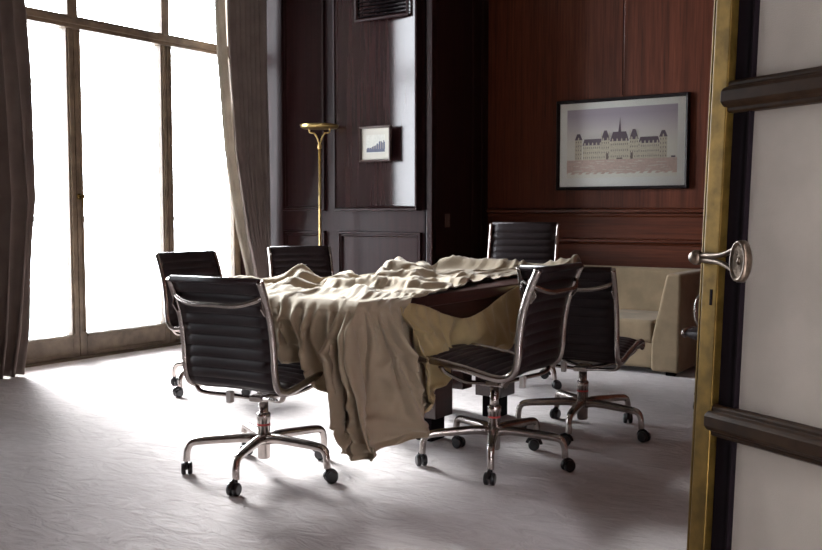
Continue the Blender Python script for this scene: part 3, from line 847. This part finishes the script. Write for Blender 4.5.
for i in range(NU + 1):
    u = i / NU
    ku = u * NK
    tk = lerp_keys([(a, b_, 0) for a, b_ in TOPK], ku)
    hk = lerp_keys(HEMK, ku)
    # x used on the flat part, matched to the edge point
    for j in range(NT + 1):
        t = j / NT                                   # far edge -> near edge
        y_edge = tk[1]
        yfar = TY1 + 0.03
        y = yfar + (y_edge - yfar) * t
        wgt = t ** 3
        xs = TX0 - 0.03 + (xright(max(y, 3.0)) - (TX0 - 0.03)) * u
        # ease the columns towards their edge points near the near edge
        x = xs * (1 - wgt) + tk[0] * wgt
        z = top_h(x, y)
        edge = min(1, max(0, (x - (TX0 + 0.0)) / 0.06)) if x < TX0 + 0.06 else 1
        if t < 0.03: z = z * 1.0
        dist = math.hypot(x - tk[0], y - tk[1])
        roll = min(1, dist / 0.07)
        z = 0.752 + (z - 0.752) * (0.15 + 0.85 * roll ** 0.7)
        P[i, j] = (x, y, z)
    e = P[i, NT].copy()
    # outward direction around the near-right corner
    out = Vector((0, -1, 0)) if ku < 7 else Vector((math.sin(min(1, (ku - 7) / 3.2) * PI / 2), -math.cos(min(1, (ku - 7) / 3.2) * PI / 2), 0))
    tang = Vector((-out.y, out.x, 0))
    L = abs(e[2] - hk[2])
    ph = ku * 2.15 + 0.6 * math.sin(ku * 1.7)
    for j in range(1, NS + 1):
        t = j / NS
        # drop with a rounded shoulder
        z = e[2] + (hk[2] - e[2]) * t
        bx = e[0] + (hk[0] - e[0]) * (t ** 1.15)
        by = e[1] + (hk[1] - e[1]) * (t ** 1.15)
        am = 0.050 * min(1, t * 3.2) * (0.65 + 0.5 * t) * min(1, 0.4 + L)
        w1 = math.sin(2 * ph + 0.9 * math.sin(t * 2.6 + ku))
        w2 = math.sin(4.7 * ph + 1.5 * t + 1.0)
        d = am * (0.9 * w1 + 0.42 * w2 + 0.25)
        s = am * (0.75 * math.cos(2 * ph + 0.9 * math.sin(t * 2.6 + ku)) + 0.25 * math.cos(4.7 * ph + 1.5 * t))
        # slanting drag folds on the left, where the cloth bunches over the seat
        if ku < 6.2:
            k2 = max(0, min(1, (6.2 - ku) / 1.6))
            q = (bx * 1.25 + z * 1.0)
            d += k2 * 0.030 * min(1, t * 4) * fold(q * 9.0 + 0.8 * math.sin(ku * 2))
            d += k2 * 0.018 * min(1, t * 4) * noise.noise(Vector((bx * 9, z * 6, 3)))
        # narrow pinched pleats that fan down from the edge, and dragged creases
        pin = 0.0
        for kc, wd, hh, bend in ((1.1, 0.10, 0.030, 0.5), (2.3, 0.09, 0.034, -0.4), (3.3, 0.07, 0.030, 0.6), (4.35, 0.10, 0.040, 0.5), (5.15, 0.07, 0.034, 0.3), (5.85, 0.09, 0.046, 0.15),
                                 (6.45, 0.07, 0.040, 0.1), (7.05, 0.08, 0.050, 0.0), (7.55, 0.06, 0.036, -0.1), (8.15, 0.07, 0.050, -0.25), (8.8, 0.06, 0.040, 0.3), (9.4, 0.08, 0.046, 0.4), (10.1, 0.06, 0.040, 0.5)):
            dk = (ku - kc - bend * (t - 0.3) * t) / (wd * (1.1 + 1.5 * t))
            if dk > 0: dk *= 1.8          # steeper on the side away from the window
            pin += hh * math.exp(-abs(dk) ** 1.5)
        d += 1.7 * pin * min(1, t * 6) - 0.045 * min(1, t * 6)
        rn = 1 - abs(noise.noise(Vector((bx * 8 + z * 5, z * 3 - bx * 5, 5.5)))) * 3
        d += 0.034 * min(1, t * 5) * max(0, rn) ** 2
        d += 0.010 * min(1, t * 4) * noise.noise(Vector((bx * 14 + 2, z * 5, by * 14))) + 0.004 * noise.noise(Vector((bx * 45, z * 30, by * 45)))
        # sewn seam running parallel to the slanting hem, puckered at the stitches, and the narrow bottom hem
        se = 0.0
        if ku > 3.6:
            zs = lerp_keys(HEMK, ku - 0.85)[2]
            if ku - 0.85 < 7.0:
                q = abs(z - zs)
                se -= 0.014 * math.exp(-(q / 0.008) ** 2)
                st_ = (ku * 1.9) % 1.0
                se -= 0.012 * math.exp(-(q / 0.04) ** 2) * math.exp(-((st_ - 0.5) / 0.10) ** 2)
            if ku > 6.9: se -= 0.010 * math.exp(-((z - hk[2] - 0.028) / 0.007) ** 2)
        SEAM[i, NT + j] = (out.x * se, out.y * se, 0)
        dm = 1 - 0.45 * max(0, (t - 0.35) / 0.65)
        d *= dm; s *= dm
        shoulder = 0.018 * math.sin(min(1, t * 5) * PI / 2)
        d += shoulder
        P[i, NT + j] = (bx + out.x * d + tang.x * s, by + out.y * d + tang.y * s, z)
pin = np.zeros(P.shape[:2], bool); pin[:, :2] = True; pin[:, -1] = True; pin[0, :] = True; pin[-1, :NT] = True
jj = np.arange(NT + NS + 1)
gu_ = np.where(jj < NT, 1.03, 1.11)[None, :]; gv_ = np.where(jj < NT, 1.03, 0.985)[None, :]
pin[3::9, NT - 14] = True; pin[7::16, NT - 50] = True
P = drape(P, pin, gu_, gv_, DR_IT, 0.00006) + SEAM
P -= np.array([ox, oy, oz])
f = MB(); f.grid(P)
f.build('spread_cloth', M['dust_sheet'], sheet, solid=0.003)

# swag: the golden underside slung along the long side of the table
ST = [(-2.375, 3.36, 0.740), (-2.365, 3.43, 0.738), (-2.362, 3.56, 0.712), (-2.362, 3.72, 0.662), (-2.362, 3.90, 0.628), (-2.362, 4.09, 0.656), (-2.362, 4.29, 0.716), (-2.365, 4.50, 0.752), (-2.37, 4.75, 0.758)]
SB = [(-2.27, 3.41, 0.255), (-2.31, 3.50, 0.272), (-2.33, 3.58, 0.305), (-2.38, 3.70, 0.385), (-2.42, 3.93, 0.430), (-2.42, 4.14, 0.433), (-2.42, 4.34, 0.444), (-2.41, 4.55, 0.50), (-2.40, 4.78, 0.60)]
NA, NB = 170, 80
P = np.zeros((NA + 1, NB + 1, 3))
for i in range(NA + 1):
    k = i / NA * (len(ST) - 1)
    a = lerp_keys(ST, k); c = lerp_keys(SB, k)
    for j in range(NB + 1):
        t = j / NB
        p = a + (c - a) * t
        sag = math.sin(t * PI) ** 0.8
        yy, zz = p[1], p[2]
        # folds fan out from the table corner and run along the swag
        rr = math.hypot(yy - 3.36, zz - 0.745); an = math.atan2(0.745 - zz, yy - 3.36 + 0.02)
        fan = math.sin(an * 9.5 + 1.2 * math.sin(rr * 5)) * min(1, rr * 5)
        fan2 = math.sin(an * 21 + 2.0) * min(1, rr * 5)
        d = 0.010 + 0.035 * sag + 0.024 * fan + 0.008 * fan2 + 0.016 * noise.noise(Vector((yy * 6, zz * 9, 7.7))) * min(1, t * 5)
        rn = 1 - abs(noise.noise(Vector((yy * 5 - zz * 4, zz * 9 + yy * 2, 1.5)))) * 3.5
        d += 0.020 * max(0, rn) ** 2 * min(1, t * 5)
        # hem rolls under towards the table
        if t > 0.86: d -= 0.05 * ((t - 0.86) / 0.14) ** 2
        P[i, j] = (p[0] + d * min(1, 0.15 + t * 4), yy, zz)
pin = np.zeros(P.shape[:2], bool); pin[0, :] = True; pin[-1, :] = True; pin[:, 0] = True; pin[::6, -1] = True
P = drape(P, pin, 1.05, 1.07, DR_IT, 0.00008, seed=2, table=True)
P -= np.array([ox, oy, oz])
f = MB(); f.grid(P)
f.build('slung_fold', M['dust_lining'], sheet, solid=0.003)['label'] = 'golden tan fold slung along the table side'

# ------------------------------------------------------------------ office chairs
PROF = [(0.262, 0.418), (0.284, 0.430), (0.280, 0.447), (0.240, 0.455), (0.150, 0.448), (0.02, 0.428), (-0.10, 0.404), (-0.160, 0.402), (-0.206, 0.428), (-0.224, 0.490),
        (-0.230, 0.580), (-0.246, 0.685), (-0.276, 0.780), (-0.314, 0.868)]
def resample(pts, step):
    out = [pts[0].copy()]; acc = 0.0
    for a, b_ in zip(pts, pts[1:]):
        L = (b_ - a).length; pos = step - acc
        while pos <= L:
            out.append(a + (b_ - a) * (pos / L)); pos += step
        acc = (acc + L) % step
    return out
def make_chair(tall=0.0, arms=False):
    root = empty('office_chair')
    prof = list(PROF)
    if tall:
        prof = prof[:-3] + [(-0.240, 0.68), (-0.260, 0.79), (-0.286, 0.90), (-0.322, 0.868 + tall)]
    curve = catmull([(0, y, z) for y, z in prof], 10)
    hw = 0.225
    # upholstery with welted ribs
    pts = resample(curve, 0.0052)
    n = len(pts)
    f = MB()
    ncs = 10
    rings = []
    pitch = 9
    for i, p in enumerate(pts):
        t = (pts[min(i + 1, n - 1)] - pts[max(i - 1, 0)]).normalized()
        nor = Vector((0, -t.z, t.y))
        rib = abs(math.sin(PI * i / pitch))
        th = 0.0040 + 0.0110 * rib ** 0.6
        if i < 6 or i > n - 7: th = 0.013
        ring = []
        for side in (1, -1):
            for k in range(ncs + 1):
                xx = -hw + 2 * hw * k / ncs
                if side < 0: xx = -xx
                e_ = 1 - abs(xx / hw) ** 12
                bow = 0.010 * (1 - (xx / hw) ** 2)
                ring.append(f.bm.verts.new(p + nor * (side * th * max(0.25, e_) - bow) + Vector((xx, 0, 0))))
        rings.append(ring)
    m_ = len(rings[0])
    for a, c in zip(rings, rings[1:]):
        for k in range(m_):
            f.bm.faces.new((a[k], a[(k + 1) % m_], c[(k + 1) % m_], c[k])).smooth = True
    f.bm.faces.new(rings[0][::-1]); f.bm.faces.new(rings[-1])
    f.build('seat_and_back_cushion', M['black_leather'], root)
    # head roll
    tp = pts[-1]
    f = MB(); f.tube([(-hw - 0.004, tp.y, tp.z), (hw + 0.004, tp.y, tp.z)], 0.015, 14); f.build('top_roll', M['black_leather'], root)
    # side rails
    for s in (-1, 1):
        f = MB()
        cv = [p + Vector((s * (hw + 0.012), 0, 0)) for p in curve[4:]]
        f.tube(cv, 0.013, 12, up=(1, 0, 0), flat=1.3)
        f.build('side_rail', M['aluminium'], root)
    # back brace, a bowed bar with end brackets
    bz = 0.780 + tall * 0.8; by = -0.275 if not tall else -0.285
    br_ = empty('back_brace', (0, 0, 0), parent=root)
    f = MB()
    a = catmull([(-hw - 0.008, by - 0.010, bz + 0.03), (-hw + 0.02, by - 0.034, bz + 0.008), (-0.12, by - 0.056, bz - 0.012), (0, by - 0.062, bz - 0.012), (0.12, by - 0.056, bz - 0.012), (hw - 0.02, by - 0.034, bz + 0.008), (hw + 0.008, by - 0.010, bz + 0.03)], 6)
    f.tube(a, 0.0065, 10, up=(0, 0, 1), flat=1.0)
    f.tube([p + Vector((0, 0.004, 0.0)) for p in a], [(0.011, 0.004)] * len(a), 10, up=(0, 0, 1))
    f.build('brace_bar', M['aluminium'], br_)
    for s in (-1, 1):
        f = MB(); f.prism([(by - 0.030, bz - 0.025), (by - 0.006, bz - 0.055), (by + 0.012, bz - 0.05), (by + 0.006, bz + 0.05), (by - 0.014, bz + 0.045)], 'x', s * (hw + 0.004), s * (hw + 0.010))
        f.build('brace_bracket', M['aluminium'], br_, bevel=0.002)
    # under-seat spreader: two bowed arms meeting on the column
    sp_ = empty('seat_spreader', (0, 0, 0), parent=root)
    for y0 in (-0.165, 0.145):
        f = MB()
        z0 = 0.395 if y0 < 0 else 0.430
        a = catmull([(-hw - 0.014, y0, z0), (-hw + 0.015, y0 * 0.92, z0 - 0.030), (-0.12, y0 * 0.62, 0.352), (-0.04, y0 * 0.30, 0.338), (0, y0 * 0.22, 0.336), (0.04, y0 * 0.30, 0.338), (0.12, y0 * 0.62, 0.352), (hw - 0.015, y0 * 0.92, z0 - 0.030), (hw + 0.014, y0, z0)], 6)
        f.tube(a, 0.009, 10, up=(0, 0, 1), flat=1.5)
        f.build('spreader_arm', M['aluminium'], sp_)
    f = MB(); f.box(-0.035, 0.035, -0.06, 0.06, 0.322, 0.350); f.build('mount_plate', M['aluminium'], sp_, bevel=0.006)
    f = MB(); f.box(-0.062, -0.036, -0.175, -0.150, 0.335, 0.385); o_ = f.build('maker_tag', M['label_white'], sp_, bevel=0.003)
    # column
    cl = empty('column', (0, 0, 0), parent=root)
    f = MB(); f.lathe([(0.021, 0.180), (0.021, 0.326)], 20); f.build('gas_lift', M['aluminium'], cl)
    f = MB(); f.lathe([(0.024, 0.066), (0.028, 0.072), (0.028, 0.235), (0.0305, 0.238), (0.0305, 0.262), (0.026, 0.268), (0.020, 0.268)], 24); f.build('sleeve', M['aluminium'], cl)
    f = MB(); f.lathe([(0.0285, 0.212), (0.0289, 0.213), (0.0289, 0.219), (0.0285, 0.220)], 24); f.build('red_ring', M['red_band'], cl)
    # five legs, each with its twin-wheel caster
    for k in range(5):
        a0 = 2 * PI * k / 5
        lg = empty('leg', (0, 0, 0), a0, parent=root)
        f = MB()
        cv = catmull([(0.015, 0, 0.150), (0.08, 0, 0.158), (0.18, 0, 0.155), (0.275, 0, 0.150), (0.312, 0, 0.141), (0.327, 0, 0.115), (0.331, 0, 0.085), (0.332, 0, 0.062)], 6)
        nn = len(cv)
        rad = []
        for q in range(nn):
            tt = q / nn
            w = 0.027 - 0.012 * min(1, tt * 1.5); h_ = 0.023 - 0.008 * min(1, tt * 1.5)
            rad.append((h_, w))
        f.tube(cv, rad, 12, up=(0.3, 0, 1))
        f.build('leg_arm', M['aluminium'], lg)
        cs = MB()
        sw = 0.030
        cs.tube([(0.332, 0, 0.066), (0.332, 0, 0.046)], 0.008, 10)
        ang = 0.9 + 1.3 * k
        ux, uy = math.cos(ang), math.sin(ang)
        cx, cy = 0.332 + ux * 0.016, uy * 0.016
        for s in (-1, 1):
            ax = Vector((-uy, ux, 0))
            c0 = Vector((cx, cy, 0.027)) + ax * (s * 0.004); c1 = Vector((cx, cy, 0.027)) + ax * (s * 0.024)
            pts_ = [c0, c0 + (c1 - c0) * 0.15, c0 + (c1 - c0) * 0.8, c1]
            cs.tube(pts_, [0.022, 0.027, 0.027, 0.021], 20, up=(0, 0, 1))
        # hood
        hood = [Vector((cx, cy, 0.027)) + Vector((ux * 0.030 * math.cos(q), uy * 0.030 * math.cos(q), 0.031 * math.sin(q))) for q in [R(v_) for v_ in range(10, 181, 17)]]
        cs.tube(hood, [(0.003, 0.012)] * len(hood), 8)
        cs.build('caster', M['black_plastic'], lg)
    if arms:
        for s in (-1, 1):
            ar = empty('armrest', (0, 0, 0), parent=root)
            f = MB(); X = s * (hw + 0.035)
            f.tube(catmull([(s * (hw + 0.012), -0.20, 0.42), (X, -0.20, 0.50), (X, -0.18, 0.60), (X, -0.10, 0.655), (X, 0.06, 0.66), (X, 0.14, 0.62), (X, 0.15, 0.52), (s * (hw + 0.012), 0.13, 0.445)], 6), 0.010, 10)
            f.build('arm_loop', M['aluminium'], ar)
            f = MB(); f.tube([(X, -0.13, 0.668), (X, -0.10, 0.674), (X, 0.06, 0.676), (X, 0.10, 0.668)], [0.012, 0.020, 0.020, 0.012], 12); f.build('arm_pad', M['black_plastic'], ar)
    return root

def copy_tree(o, parent=None):
    c = o.copy(); COL.objects.link(c)
    if parent is not None: c.parent = parent
    for ch in [q for q in bpy.data.objects if q.parent == o]: copy_tree(ch, c)
    return c
def place(o, x, y, head, base, label, lift=0.0, group='black ribbed office chairs around the table'):
    """head: facing direction in degrees clockwise from +Y; base: angle of one base leg, degrees from +X"""
    o.location = (x, y, 0); o.rotation_euler = (0, 0, -R(head))
    tag(o, label, 'chair', group)
    for ch in list(o.children):
        nm = ch.name.split('.')[0]
        if nm == 'column':
            for g in ch.children:
                if g.name.startswith('gas_lift'): g.location.z = lift
        elif nm != 'leg': ch.location.z = lift
    for ch in [q for q in bpy.data.objects if q.parent == o and q.name.split('.')[0] == 'leg']:
        k = round(ch.rotation_euler.z / (2 * PI / 5)) if 'k' not in ch else ch['k']
        ch.rotation_euler = (0, 0, R(base) + R(head) + 2 * PI * k / 5)

c0 = make_chair()
chairs = [(-2.839, 2.995, -5, 5.5, 'black ribbed office chair at the near table end, its back to the viewer, left foreground'),
          (-2.085, 3.70, -93, 9, 'black ribbed office chair right of the hanging sheet, facing the table side', 0.035),
          (-2.015, 4.505, -7, 67, 'black ribbed office chair facing the sofa, overlapped by the chair beside the hanging sheet'),
          (-4.45, 4.29, 93, -18, 'black ribbed office chair in front of the balcony doors, turned to the table'),
          (-4.55, 5.32, 123, 30, 'black ribbed office chair behind the table beside the curtain, mostly hidden by the sheet')]
copies = [c0] + [copy_tree(c0) for _ in chairs[1:]]
for o, a in zip(copies, chairs): place(o, *a)
hb = make_chair(tall=0.19)
place(hb, -2.98, 5.50, 168, -3, 'taller high-backed black office chair at the far table end, before the sofa')
ac = make_chair(arms=True)
place(ac, -1.47, 5.60, 200, 20, 'black office chair with armrests, almost hidden behind the open door')
